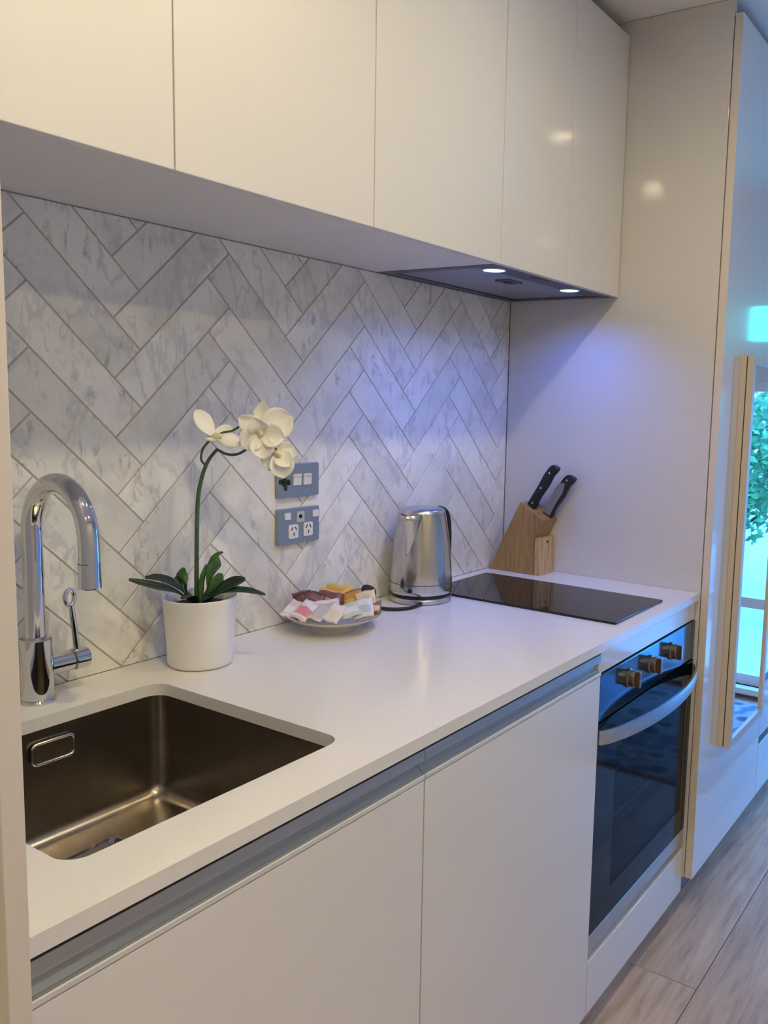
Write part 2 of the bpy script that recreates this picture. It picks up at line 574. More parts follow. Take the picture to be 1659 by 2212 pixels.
for col in range(-4, 5):
    for k in range(-16, 16):
        zb = TZ0 + 2 * k * TW
        xb = TX0 + col * 2 * TL
        # rising tile from the valley (left end) up to the ridge, falling tile from the ridge down to the next valley
        pz = TP
        # corner of the rising tile: right end corner at ridge (xb+TL, zb+pz)
        ex, ez = xb + TL, zb + pz
        tile(ex - TL / 2 - TW / 2, ez - TL / 2 + TW / 2, 1)
        # falling tile: bottom corner at the next valley (xb+2TL, z)
        vx, vz = xb + 2 * TL, zb
        tile(vx - TL / 2 - TW / 2, vz + TL / 2 - TW / 2, -1)

# ------------------------------------------------------------------ window, outside
wn = struct('window_1', BM(), M['white'])
bm = BM()
box(bm, (XR + 0.02, wy0, wz0), (XR + 0.07, wy0 + 0.05, wz1))
box(bm, (XR + 0.02, wy1 - 0.05, wz0), (XR + 0.07, wy1, wz1))
box(bm, (XR + 0.02, wy0 + 0.05, wz0), (XR + 0.07, wy1 - 0.05, wz0 + 0.05))
box(bm, (XR + 0.02, wy0 + 0.05, wz1 - 0.05), (XR + 0.07, wy1 - 0.05, wz1))
ym = (wy0 + wy1) / 2
box(bm, (XR + 0.022, wy0 + 0.05, -0.47), (XR + 0.068, ym - 0.025, -0.42))
box(bm, (XR + 0.022, ym + 0.025, -0.47), (XR + 0.068, wy1 - 0.05, -0.42))
box(bm, (XR + 0.02, ym - 0.025, wz0 + 0.05), (XR + 0.07, ym + 0.025, wz1 - 0.05))
obj('window_frame', bm, M['white'], wn)
for ya, yb in ((wy0 + 0.05, ym - 0.025), (ym + 0.025, wy1 - 0.05)):
    for za, zb in ((wz0 + 0.05, -0.47), (-0.42, wz1 - 0.05)):
        obj('pane', B((XR + 0.043, ya, za), (XR + 0.048, yb, zb)), M['pane'], wn)
obj('window_sill', B((XR - 0.05, wy0 - 0.03, wz0 - 0.03), (XR + 0.02, wy1 + 0.03, wz0), 0.004), M['white'], wn)

gl = obj('ground', B((XR + 0.12, -9, FLOOR - 0.25), (XR + 12, 5, FLOOR - 0.2)), M['paving'])
gl['kind'] = 'structure'
def tree(x, y, h, r, seed, label):
    rd = random.Random(seed)
    t = thing('garden_tree', label, 'tree', (x, y, FLOOR - 0.2), 0, 'trees outside the window')
    obj('trunk', tube(BM(), spline([(0, 0, 0), (0.05, 0.02, h * 0.3), (-0.02, 0, h * 0.7)], 4), 0.07, 8), M['bark'], t, smooth=60)
    vs, fs = [], []
    for k in range(2600):
        d = Vector((rd.gauss(0, 1), rd.gauss(0, 1), rd.gauss(0, 1))).normalized() * r * rd.uniform(0.45, 1.0)
        p = Vector((d.x, d.y, h * 0.62 + d.z * 1.1))
        a = Vector((rd.gauss(0, 1), rd.gauss(0, 1), rd.gauss(0, 1))).normalized()
        b = a.orthogonal().normalized()
        s = rd.uniform(0.025, 0.055)
        i = len(vs)
        vs += [p - a * s, p + b * s * 0.5, p + a * s, p - b * s * 0.5]
        fs.append((i, i + 1, i + 2, i + 3))
    me = bpy.data.meshes.new('foliage')
    me.from_pydata([tuple(v) for v in vs], [], fs)
    me.materials.append(M['foliage'])
    o = bpy.data.objects.new('foliage', me)
    COL.objects.link(o)
    o.parent = t
    o['kind'] = 'stuff'
tree(4.1, -1.9, 1.9, 0.55, 1, 'bushy green tree nearest outside the window')
tree(5.4, -2.6, 2.2, 0.7, 2, 'taller green tree farther outside the window')
tree(3.7, -0.3, 1.5, 0.6, 4, 'low round green tree outside the window')

# ------------------------------------------------------------------ upper cabinets
UZ0, UZ1, UD = 0.775, 1.442, -0.343
def upper(x0, x1, doors, label, lift=0.0):
    t = thing('wall_cabinet', label, 'cabinet', (x0, 0, UZ0), 0, 'wall cabinets over the worktop')
    w = x1 - x0
    obj('body', B((0.0002, -0.3245, 0.001 + lift), (w - 0.0002, -0.0005 if lift == 0 else -0.012, UZ1 - UZ0)), M['carcass'], t)
    e = 0.0
    for dw in doors:
        obj('door', B((e + 0.0013, UD, 0), (e + dw - 0.0013, -0.3255, UZ1 - UZ0), 0.0012, 2), M['lacquer'], t)
        e += dw
    return t
upper(-1.783, -1.404, [0.379], 'white gloss wall cabinet farthest left, above the curved tap')
upper(-1.404, -1.006, [0.398], 'white gloss wall cabinet second from left, above the orchid')
upper(-1.006, -0.598, [0.408], 'white gloss wall cabinet just left of the rangehood')
hoodcab = upper(-0.598, -0.0015, [0.300, 0.2965], 'white gloss two-door wall cabinet housing the rangehood by the tall side panel', lift=0.034)

# rangehood set flush in the underside
t = thing('range_hood', 'slim dark steel rangehood with two lit lamps under the right wall cabinet', 'rangehood', (-0.598, 0, UZ0))
w = 0.5955
bm = BM()
box(bm, (0.001, -0.3245, 0.0), (w, -0.300, 0.03))
box(bm, (0.001, -0.030, 0.0), (w, -0.012, 0.03))
box(bm, (0.001, -0.300, 0.0), (0.032, -0.030, 0.03))
box(bm, (w - 0.030, -0.300, 0.0), (w, -0.030, 0.03))
obj('frame', bm, M['hoodsteel'], t)
obj('lamp_panel', B((0.033, -0.2995, 0.002), (w - 0.031, -0.262, 0.028)), M['hoodsteel'], t)
f = obj('filter', B((0.033, -0.261, 0.003), (w - 0.031, -0.031, 0.028), 0.002), M['hoodmesh'], t)
obj('latch', B((0.215, -0.232, -0.001), (0.275, -0.190, 0.004), 0.001), M['hoodsteel'], f)
obj('latch_pull', B((0.228, -0.222, -0.003), (0.262, -0.204, -0.001), 0.0008), M['black'], f)
obj('switch_slot', B((0.195, -0.316, -0.0015), (0.262, -0.300, 0.004), 0.001), M['black'], t)
for x, y, e in HOOD_LAMPS:
    lp = obj('lamp_ring', lathe(BM(), [(0.024, 0.004), (0.028, 0.002), (0.028, -0.002), (0.0245, -0.003), (0.0245, 0.004)], 32, cap=False), M['steel_h'], t, (x + 0.598, y, 0.0))
    obj('lens', lathe(BM(), [(0.0243, 0.0), (0.0235, -0.0025), (0.012, -0.004), (0.001, -0.0045)], 32), M['led'], lp)

# ------------------------------------------------------------------ worktop with sink opening
SX0, SX1, SY0, SY1 = -1.690, -1.279, -0.531, -0.116
outer = [(-1.783, -0.616), (-0.0015, -0.616), (-0.0015, -0.0002), (-1.783, -0.0002)]
hole = rrect(SX0, SY0, SX1, SY1, 0.028, 8)
bm = BM()
allp = outer + hole
tris = tessellate_polygon([[Vector((*p, 0)) for p in outer], [Vector((*p, 0)) for p in hole]])
top = [bm.verts.new((*p, 0.0)) for p in allp]
bot = [bm.verts.new((*p, -0.020)) for p in allp]
for q in tris:
    bm.faces.new([top[i] for i in q])
    bm.faces.new([bot[i] for i in reversed(q)])
for idx in (list(range(4)), list(range(4, len(allp)))):
    for k in range(len(idx)):
        a, b = idx[k], idx[(k + 1) % len(idx)]
        bm.faces.new((top[a], top[b], bot[b], bot[a]))
ed = [e for e in bm.edges if (abs(e.verts[0].co.z) < 1e-6 and abs(e.verts[1].co.z) < 1e-6 and e.calc_face_angle(0) > 1.0)]
bmesh.ops.bevel(bm, geom=ed, offset=0.0018, segments=2, affect='EDGES')
tag(obj('worktop', bm, M['quartz']), 'long white quartz worktop with a square sink opening', 'worktop')

# ------------------------------------------------------------------ sink
t = thing('kitchen_sink', 'square undermount stainless steel sink left of the orchid', 'sink', (SX0, SY0, -0.2005))
sw, sd = SX1 - SX0, SY1 - SY0
bm = BM()
loops = []
def ring(inset, z, r):
    loops.append([bm.verts.new((x, y, z)) for x, y in rrect(inset, inset, sw - inset, sd - inset, r, 6)])
ring(-0.016, 0.180, 0.04)
ring(-0.004, 0.180, 0.026)
ring(-0.003, 0.170, 0.024)
ring(0.000, 0.030, 0.022)
ring(0.002, 0.018, 0.022)
ring(0.009, 0.008, 0.022)
ring(0.020, 0.004, 0.022)
DX, DY = -1.455 - SX0, -0.202 - SY0
n = len(loops[0])
base = loops[-1]
for rr, z in ((0.058, 0.0005), (0.056, -0.003), (0.044, -0.004)):
    lp = []
    for v in base:
        a = math.atan2(v.co.y - DY, v.co.x - DX)
        lp.append(bm.verts.new((DX + rr * math.cos(a), DY + rr * math.sin(a), z)))
    loops.append(lp)
for A, Bq in zip(loops, loops[1:]):
    for k in range(n):
        bm.faces.new((A[k], A[(k + 1) % n], Bq[(k + 1) % n], Bq[k]))
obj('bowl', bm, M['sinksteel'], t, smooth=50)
bm = BM()
lathe(bm, [(0.0560, -0.003), (0.0545, 0.0010), (0.0470, 0.0012), (0.0450, -0.003), (0.040, -0.0035), (0.037, -0.001), (0.032, -0.001), (0.030, -0.005), (0.012, -0.007), (0.010, -0.003), (0.002, -0.002)], 40, (DX, DY, 0))
obj('drain', bm, M['chrome'], t)
bm = BM()
ox0, ox1, oz0, oz1 = -1.497 - SX0, -1.432 - SX0, -0.072 + 0.2005, -0.040 + 0.2005
pp = rrect(ox0, oz0, ox1, oz1, 0.008, 5)
tube(bm, [(x, sd - 0.003, z) for x, z in pp], 0.0025, 8, closed=True)
obj('overflow_ring', bm, M['steel'], t, smooth=60)
bm = prism(BM(), rrect(ox0 + 0.002, oz0 + 0.002, ox1 - 0.002, oz1 - 0.002, 0.007, 5), sd - 0.003, sd - 0.001, axis='y')
obj('overflow_plate', bm, M['sinksteel'], t)

# ------------------------------------------------------------------ tap
t = thing('mixer_tap', 'chrome gooseneck mixer tap with loop lever beside the sink', 'tap', (-1.446, -0.047, 0.0))
obj('base_ring', lathe(BM(), [(0.0275, 0.0), (0.0275, 0.003), (0.0255, 0.0055), (0.0235, 0.006)], 40), M['chrome'], t)
obj('body', lathe(BM(), [(0.0235, 0.006), (0.0235, 0.099), (0.0225, 0.1015), (0.0155, 0.102)], 48), M['chrome'], t)
ra = 0.0735
pts = [(0, 0, 0.098), (0, 0, 0.16), (0, 0, 0.22)]
zc = 0.268
for k in range(0, 25):
    a = PI * k / 24
    pts.append((0, -ra + ra * math.cos(a), zc + ra * 1.08 * math.sin(a)))
pts.append((0, -2 * ra - 0.0005, zc - 0.02))
pts.append((0, -2 * ra - 0.0005, 0.236))
sp = obj('spout', tube(BM(), pts, 0.0148, 28), M['chrome'], t, smooth=60)
obj('seam', lathe(BM(), [(0.0152, 0.2362), (0.0152, 0.2372)], 28, (0, -2 * ra, 0)), M['chrome_dark'], sp, smooth=60)
obj('nozzle', lathe(BM(), [(0.0120, 0.200), (0.0150, 0.200), (0.0155, 0.2015), (0.0155, 0.2360), (0.0148, 0.2365)], 32, (0, -2 * ra, 0)), M['chrome'], sp)
v = obj('valve', lathe(BM(), [(0.0165, 0.018), (0.0165, 0.055), (0.0150, 0.0565)], 36, (0, 0, 0.052), 'x'), M['chrome'], t)
obj('valve_seam', lathe(BM(), [(0.0150, 0.0555), (0.0150, 0.0585)], 36, (0, 0, 0.052), 'x'), M['chrome_dark'], v)
lv = obj('lever', lathe(BM(), [(0.0150, 0.058), (0.0172, 0.0590), (0.0172, 0.0800), (0.0160, 0.0822)], 36, (0, 0, 0.052), 'x'), M['chrome'], t)
bm = BM()
tube(bm, [(0.067, 0, 0.064), (0.064, 0, 0.10), (0.059, 0, 0.142)], [0.0052, 0.0048, 0.0046], 12)
tube(bm, [(0.057 + 0.0078 * math.cos(a * PI / 12), 0.0, 0.154 + 0.013 * math.sin(a * PI / 12)) for a in range(24)], 0.0036, 8, closed=True)
obj('lever_rod', bm, M['chrome'], lv, smooth=60)

# ------------------------------------------------------------------ lower cabinets
LZ0, LZ1, LD = -0.84, -0.0735, -0.612
rail_prof = [(-0.575, -0.0268), (-0.611, -0.0268), (-0.6115, -0.0430), (-0.6040, -0.0446), (-0.6000, -0.0500), (-0.6000, -0.0585), (-0.6060, -0.0636),
             (-0.6115, -0.0645), (-0.6125, -0.0660), (-0.6125, -0.0715), (-0.575, -0.0715)]
def lower(x0, x1, top, label):
    t = thing('base_cabinet', label, 'cabinet', (x0, 0, LZ0), 0, 'base cabinets under the worktop')
    w = x1 - x0
    obj('body', B((0.0003, -0.5745, 0.0), (w - 0.0003, -0.02, top - LZ0)), M['carcass'], t)
    obj('door', B((0.0016, LD, 0.0), (w - 0.0016, LD + 0.018, LZ1 - LZ0), 0.0012), M['lacquer'], t)
    bm = prism(BM(), [(q[0], q[1] - LZ0) for q in rail_prof], 0.0006, w - 0.0006, 'x')
    for f in bm.faces:
        c = f.calc_center_median()
        if c.y < -0.6 and c.z + LZ0 < -0.0642 and abs(f.normal.x) < 0.5:
            f.material_index = 1
    obj('gap_shadow', B((0.0006, -0.6100, -0.0264 - LZ0), (w - 0.0006, -0.578, -0.0204 - LZ0)), M['rubber'], t, label='black strip standing in for the shade under the worktop')  # black bar paints the shade in the gap below the worktop edge
    obj('handle_rail', bm, [M['alu'], M['alu_light']], t, smooth=20, label='recessed aluminium handle rail')
    return t
lower(-1.7825, -1.190, -0.24, 'white base cabinet under the sink with recessed aluminium rail')
lower(-1.190, -0.588, -0.03, 'white base cabinet left of the oven with recessed aluminium rail')
# oven housing
t = thing('oven_housing', 'white oven housing around the built-in oven', 'cabinet', (-0.5875, 0, LZ0))
w = 0.586
bm = BM()
box(bm, (0, -0.585, 0.0), (0.016, -0.02, 0.818))
box(bm, (w - 0.016, -0.585, 0.0), (w, -0.02, 0.818))
box(bm, (0.016, -0.585, 0.06), (w - 0.016, -0.02, 0.076))
box(bm, (0.016, -0.04, 0.076), (w - 0.016, -0.02, 0.80))
obj('body', bm, M['carcass'], t)
obj('top_rail', B((0.001, -0.606, 0.769), (w, -0.586, 0.8185), 0.001), M['lacquer'], t)
obj('bottom_panel', B((0.001, LD, 0.0), (w, LD + 0.018, 0.124), 0.001), M['lacquer'], t)
struct('baseboard_back', B((-1.783, -0.570, FLOOR), (-0.001, -0.553, LZ0 - 0.001)), M['plinth'], label='recessed kickboard under the base cabinets')

# ------------------------------------------------------------------ oven
OX, OW = -0.5705, 0.552
t = thing('oven', 'built-in oven with dark glass door and three knobs beneath the cooktop', 'oven', (OX, 0, -0.6955))
zb = 0.6955
def oz(z):
    return z + zb
oxl, oxr = -0.0155, OW + 0.0155
obj('control_panel', B((oxl, -0.610, oz(-0.1755)), (oxr, -0.587, oz(-0.0735)), 0.002), M['panelsteel'], t)
for kx in (-0.437, -0.312, -0.177):
    bm = lathe(BM(), [(0.0215, -0.610), (0.0215, -0.615), (0.0190, -0.6165), (0.0185, -0.6275), (0.0170, -0.6290)], 36, (kx - OX, 0, oz(-0.1165)), 'y')
    k = obj('knob', bm, M['brass'], t)
    obj('knob_grip', B((kx - OX - 0.0045, -0.6400, oz(-0.1165) - 0.0185), (kx - OX + 0.0045, -0.6288, oz(-0.1165) + 0.0185), 0.0015), M['brass'], k)
# door: glass ring, window pane, steel trim
dz0, dz1 = -0.6555, -0.1795
wxa, wxb, wza, wzb = 0.083, 0.524, -0.586, -0.262
bm = BM()
y0, y1 = -0.610, -0.5885
box(bm, (oxl, y0, oz(dz0)), (wxa, y1, oz(dz1)))
box(bm, (wxb, y0, oz(dz0)), (oxr, y1, oz(dz1)))
box(bm, (wxa, y0, oz(dz0)), (wxb, y1, oz(wza)))
box(bm, (wxa, y0, oz(wzb)), (wxb, y1, oz(dz1)))
dr = obj('oven_door', bm, M['ovenglass'], t, smooth=0)
obj('window_pane', B((wxa, y0 + 0.0006, oz(wza)), (wxb, y0 + 0.0046, oz(wzb))), M['oven_pane'], dr, label='tinted see-through oven window')
obj('door_trim', B((oxl, -0.611, oz(-0.6945)), (oxr, -0.5885, oz(-0.6565)), 0.0015), M['steel_h'], dr, label='brushed steel strip along the bottom of the door')
# bowed flat bar handle
bm = BM()
hx0, hx1, hn = oxl + 0.001, oxr - 0.001, 24
secs = []
for k in range(hn + 1):
    s = k / hn
    x = hx0 + (hx1 - hx0) * s
    bow = 0.050 * (1 - (2 * s - 1) ** 2) ** 0.75 if 0 < s < 1 else 0.0
    yy = -0.612 - bow
    c = oz(-0.2075)
    secs.append([bm.verts.new((x, yy - 0.0055, c - 0.0155)), bm.verts.new((x, yy - 0.0070, c)), bm.verts.new((x, yy - 0.0055, c + 0.0155)),
                 bm.verts.new((x, yy, c + 0.0155)), bm.verts.new((x, yy, c - 0.0155))])
for A, Bq in zip(secs, secs[1:]):
    for k in range(5):
        bm.faces.new((A[k], A[(k + 1) % 5], Bq[(k + 1) % 5], Bq[k]))
bm.faces.new(secs[0])
bm.faces.new(list(reversed(secs[-1])))
obj('door_handle', bm, M['steel_h'], dr, smooth=40, label='bowed brushed steel bar handle')
bm = BM()
box(bm, (0.018, -0.586, oz(-0.650)), (0.022, -0.06, oz(-0.19)))
box(bm, (OW - 0.022, -0.586, oz(-0.650)), (OW - 0.018, -0.06, oz(-0.19)))
box(bm, (0.022, -0.064, oz(-0.650)), (OW - 0.022, -0.06, oz(-0.19)))
box(bm, (0.018, -0.586, oz(-0.654)), (OW - 0.018, -0.06, oz(-0.650)))
box(bm, (0.018, -0.586, oz(-0.19)), (OW - 0.018, -0.06, oz(-0.186)))
obj('cavity', bm, pbr('oven_enamel', (0.10, 0.11, 0.13), 0.4), t)
for rz in (-0.36, -0.47):
    bm = BM()
    for yy in (-0.57, -0.10):
        tube(bm, [(0.024, yy, oz(rz)), (OW - 0.024, yy, oz(rz))], 0.004, 8)
    for q in range(14):
        x = 0.04 + q * (OW - 0.08) / 13
        tube(bm, [(x, -0.57, oz(rz)), (x, -0.10, oz(rz))], 0.002, 6)
    obj('rack', bm, M['steel_h'], t, smooth=60)

# ------------------------------------------------------------------ cooktop
bm = BM()
prism(bm, rrect(-0.4475, -0.577, -0.162, -0.047, 0.004, 3), 0.0003, 0.0055, 'z', bev=0.0012)
tag(obj('cooktop', bm, M['blackglass']), 'narrow black glass cooktop set on the worktop beside the kettle', 'cooktop')

# ------------------------------------------------------------------ tall unit on the right
t = thing('tall_cabinet', 'tall white gloss cabinet at the right end of the worktop', 'cabinet', (0, 0, -0.80))
obj('side_panel', B((0.0, -0.6175, 0.0), (0.018, -0.001, CEIL + 0.80 - 0.001), 0.0008), M['lacquer_shaded'], t)
obj('body', B((0.0185, -0.6175, 0.0), (0.620, -0.001, 2.24)), M['carcass'], t)
bm = B((0.002, -0.6400, 0.0), (0.618, -0.6195, 2.245), 0.0012)
for f in bm.faces:
    if f.normal.x < -0.9:
        f.material_index = 1
obj('door', bm, [M['lacquer'], M['edge']], t)
t = thing('drawer_cabinet', 'white drawer cabinet beyond the tall cabinet at the right edge', 'cabinet', (0.6205, 0, -0.80))
obj('body', B((0.0, -0.6175, 0.0), (0.60, -0.001, 2.24)), M['carcass'], t)
for z0, z1 in ((0.0, 0.175), (0.205, 0.385), (0.415, 0.80)):
    d = obj('drawer', B((0.002, -0.6400, z0), (0.598, -0.6195, z1), 0.0012), M['lacquer'], t)
    obj('handle', B((0.002, -0.636, z1 + 0.002), (0.598, -0.6195, z1 + 0.026), 0.001), M['chrome_dark'], d, label='dark recessed grip strip')
obj('door', B((0.002, -0.6400, 0.83), (0.598, -0.6195, 2.245), 0.0012), M['lacquer'], t)
struct('baseboard_right', B((0.0, -0.570, FLOOR), (1.22, -0.553, -0.801)), M['plinth'], label='recessed kickboard under the tall cabinets')

# mirror hung on the tall door
t = thing('wall_mirror', 'tall narrow mirror in pale wood frame hung on the tall cabinet door', 'mirror', (0.155, -0.6405, -0.470))
mw, mh = 0.345, 1.098
def frame(bm, wd, y0, y1, x0=0.0, x1=mw, z0=0.0, z1=mh):
    for q in ([(x0, z0), (x0 + wd, z0 + wd), (x0 + wd, z1 - wd), (x0, z1)], [(x1, z0), (x1, z1), (x1 - wd, z1 - wd), (x1 - wd, z0 + wd)],
              [(x0, z1), (x0 + wd, z1 - wd), (x1 - wd, z1 - wd), (x1, z1)], [(x0, z0), (x1, z0), (x1 - wd, z0 + wd), (x0 + wd, z0 + wd)]):
        prism(bm, q, y0, y1, 'y')
bm = BM()
frame(bm, 0.03, -0.0155, 0.0)
obj('back_frame', bm, M['mirror_frame'], t, smooth=0)
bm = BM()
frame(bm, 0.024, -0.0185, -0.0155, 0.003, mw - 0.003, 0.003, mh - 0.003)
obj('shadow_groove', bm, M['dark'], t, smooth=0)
bm = BM()
frame(bm, 0.022, -0.036, -0.0185)
obj('front_frame', bm, M['mirror_frame'], t, smooth=0)
obj('glass', B((0.020, -0.030, 0.020), (mw - 0.020, -0.026, mh - 0.020)), M['mirror'], t, smooth=0)

# ------------------------------------------------------------------ end panel at the left
tag(obj('end_panel', B((-0.020, -0.630, 0), (0, -0.0005, 2.245), 0.001), pbr('warm_white_panel', (0.72, 0.66, 0.60), 0.4), None, (-1.7835, 0, -0.90)),
    'upright white end panel at the left edge beside the sink', 'panel')

# ------------------------------------------------------------------ kettle
t = thing('electric_kettle', 'brushed steel electric kettle with black handle beside the cooktop', 'kettle', (-0.520, -0.088, 0.0))
obj('power_base', lathe(BM(), [(0.070, 0.0), (0.076, 0.002), (0.076, 0.010), (0.072, 0.014)], 56), M['steel_h'], t)
obj('base_band', lathe(BM(), [(0.0715, 0.012), (0.0735, 0.014), (0.0735, 0.019), (0.071, 0.021)], 56), M['black'], t)
bd = obj('body', lathe(BM(), [(0.072, 0.020), (0.0755, 0.023), (0.0765, 0.030), (0.0762, 0.046), (0.0745, 0.080), (0.0700, 0.130), (0.0635, 0.178), (0.0590, 0.206), (0.0565, 0.216)], 64), M['steel'], t, smooth=60)
obj('body_seam', lathe(BM(), [(0.0764, 0.0465), (0.0767, 0.0470), (0.0767, 0.0480), (0.0760, 0.0485)], 64), M['chrome_dark'], bd)
obj('lid', lathe(BM(), [(0.0565, 0.216), (0.0555, 0.2205), (0.0480, 0.2255), (0.030, 0.228), (0.004, 0.2285)], 56), M['steel_h'], t, smooth=60)
# spout: a V lip pushed out of the body, facing left along the wall
sa = math.radians(188)
c, s_ = math.cos(sa), math.sin(sa)
bm = BM()
def sp_(r, a, z):
    aa = sa + a
    return (r * math.cos(aa), r * math.sin(aa), z)
rows = []
for k in range(9):
    f = k / 8
    z = 0.118 + f * 0.096
    rb = 0.0712 - f * 0.0135
    half = 0.03 + 0.50 * f ** 0.9
    out = 0.002 + 0.024 * f ** 1.3
    rw = []
    for q in range(-6, 7):
        u = q / 6
        rw.append(bm.verts.new(sp_(rb + out * (1 - abs(u)) ** 0.9, half * u, z)))
    rows.append(rw)
for A, Bq in zip(rows, rows[1:]):
    for k in range(12):
        bm.faces.new((A[k], A[k + 1], Bq[k + 1], Bq[k]))
spo = obj('spout', bm, M['steel'], t, smooth=50)
m = spo.modifiers.new('thickness', 'SOLIDIFY')
m.thickness = 0.0015
# handle at the back right
ha = math.radians(-1)
def hp(r, z):
    return (r * math.cos(ha), r * math.sin(ha), z)
hpts = spline([hp(0.054, 0.212), hp(0.072, 0.217), hp(0.094, 0.204), hp(0.105, 0.168), hp(0.106, 0.110), hp(0.099, 0.062), hp(0.074, 0.044)], 6)
obj('handle', tube(BM(), hpts, 0.0088, 14, flat=(1.25, 0.8)), M['black'], t, smooth=60)
obj('level_window', B((-0.0772, -0.006, 0.030), (-0.0745, 0.006, 0.040), 0.002), M['black'], t, rot=(0, 0, math.radians(18)))
# cord to the plug lying behind the dish
cpts = spline([(-0.060, -0.048, 0.006), (-0.100, -0.050, 0.0045), (-0.135, -0.030, 0.0045), (-0.150, 0.000, 0.006), (-0.150, 0.022, 0.014), (-0.147, 0.038, 0.030)], 8)
cdo = obj('power_cord', tube(BM(), cpts, 0.0040, 10), M['rubber'], t, smooth=60)
bm = BM()
lathe(bm, [(0.006, -0.020), (0.013, -0.014), (0.0165, -0.006), (0.0172, 0.004), (0.0165, 0.010), (0.010, 0.012)], 28, (0, 0, 0), 'y')
obj('plug', bm, M['rubber'], cdo, (-0.147, 0.042, 0.036), smooth=50)

# ------------------------------------------------------------------ dish of sachets
DCX, DCY = -0.850, -0.1085
t = thing('footed_dish', 'shallow cream footed dish full of sachets against the tiled wall', 'dish', (DCX, DCY, 0.0))
bm = lathe(BM(), [(0.044, 0.0), (0.047, 0.0), (0.045, 0.012), (0.055, 0.015), (0.080, 0.022), (0.0985, 0.0315), (0.1005, 0.0345), (0.0985, 0.0352), (0.078, 0.0262), (0.050, 0.0195), (0.002, 0.018)], 64)
obj('bowl', bm, M['ceramic'], t, smooth=60)
obj('rim_line', lathe(BM(), [(0.0995, 0.0350), (0.1006, 0.0352), (0.1010, 0.0345), (0.1006, 0.0338)], 64, cap=False), pbr('brown_glaze_rim', (0.16, 0.11, 0.07), 0.3), t)
IR = Vector((0.531, -0.847, 0))      # along the front of the dish, to the right
IA = Vector((0.847, 0.531, 0))       # towards the back
def sachet(a, b, z, w, h, tilt, spin, cols, label, roll=0.0):
    nx, ny = 10, 10
    bm = BM()
    g = []
    for i in range(ny + 1):
        rw = []
        for j in range(nx + 1):
            u, v = j / nx, i / ny
            e = min(1, 6 * min(u, 1 - u)) * min(1, 6 * min(v, 1 - v))
            rw.append((u, v, e))
        g.append(rw)
    def layer(sg):
        vs = []
        for rw in g:
            r = []
            for u, v, e in rw:
                p = 0.0046 * (e ** 0.6) * (0.75 + 0.25 * math.sin(u * 7 + v * 5 + a * 90))
                r.append(bm.verts.new(((u - 0.5) * w, sg * (0.0002 + p), (v - 0.5) * h + 0.0012 * math.sin(u * 9 + a * 50))))
            vs.append(r)
        return vs
    F_, K_ = layer(-1), layer(1)
    for L in (F_, K_):
        for i in range(ny):
            for j in range(nx):
                f = bm.faces.new((L[i][j], L[i][j + 1], L[i + 1][j + 1], L[i + 1][j]))
                u, v = (j + 0.5) / nx, (i + 0.5) / ny
                if 0.22 < v < 0.62 and 0.12 < u < 0.88:
                    f.material_index = 1
                if v > 0.9 or v < 0.1:
                    f.material_index = 2
    bd = [(F_[0], K_[0]), (F_[-1], K_[-1]), ([r[0] for r in F_], [r[0] for r in K_]), ([r[-1] for r in F_], [r[-1] for r in K_])]
    for A, Bq in bd:
        for k in range(len(A) - 1):
            bm.faces.new((A[k], A[k + 1], Bq[k + 1], Bq[k]))
    mats = [SM[c_] for c_ in cols]
    o = obj('sachet', bm, mats, None, (DCX + IR.x * a + IA.x * b, DCY + IR.y * a + IA.y * b, z), smooth=70)
    base = math.atan2(IR.y, IR.x)
    o.rotation_mode = 'XYZ'
    R = Matrix.Rotation(base + math.radians(spin), 4, 'Z') @ Matrix.Rotation(-math.radians(90 - tilt), 4, 'X') @ Matrix.Rotation(math.radians(roll), 4, 'Y')
    o.rotation_euler = R.to_euler()
    tag(o, label, 'sachet', 'sachets in the dish')
    return o
SM = {k: pbr('sachet_' + k, c, 0.38) for k, c in dict(maroon=(0.10, 0.022, 0.03), plum=(0.20, 0.08, 0.11), orange=(0.62, 0.28, 0.07), amber=(0.70, 0.42, 0.12),
      lime=(0.55, 0.55, 0.15), white=(0.80, 0.77, 0.76), pink=(0.72, 0.25, 0.33), rose=(0.78, 0.58, 0.62), cream=(0.78, 0.68, 0.52), grey=(0.55, 0.52, 0.50),
      mint=(0.55, 0.66, 0.50), sky=(0.55, 0.62, 0.72), brown=(0.26, 0.15, 0.08), rust=(0.45, 0.16, 0.06)).items()}
sachet(-0.066, 0.020, 0.0490, 0.040, 0.052, 56, 16, ('maroon', 'maroon', 'plum'), 'dark maroon sachet at the back left of the dish', -12)
sachet(-0.044, 0.010, 0.0505, 0.042, 0.052, 54, 6, ('plum', 'maroon', 'maroon'), 'maroon sachet with plum edge, overlapping the back left one', 14)
sachet(0.000, 0.046, 0.0600, 0.056, 0.050, 62, -4, ('amber', 'lime', 'lime'), 'yellow-green sachet standing highest at the back of the dish', 4)
sachet(-0.012, 0.024, 0.0530, 0.054, 0.050, 56, 5, ('plum', 'orange', 'amber'), 'plum and orange sachet in the middle of the back row', 10)
sachet(0.036, 0.032, 0.0520, 0.044, 0.052, 54, -8, ('orange', 'amber', 'brown'), 'orange sachet in the back row right of the middle', -18)
sachet(0.066, 0.020, 0.0540, 0.044, 0.050, 56, -14, ('cream', 'rust', 'cream'), 'cream sachet with rust band at the back right of the dish', -20)
sachet(-0.080, -0.020, 0.0430, 0.032, 0.056, 30, 20, ('rose', 'white', 'white'), 'pale pink sachet at the far left of the front row', 38)
sachet(-0.050, -0.034, 0.0450, 0.038, 0.056, 34, 8, ('white', 'pink', 'rose'), 'white sachet with bright pink print in the front row', 34)
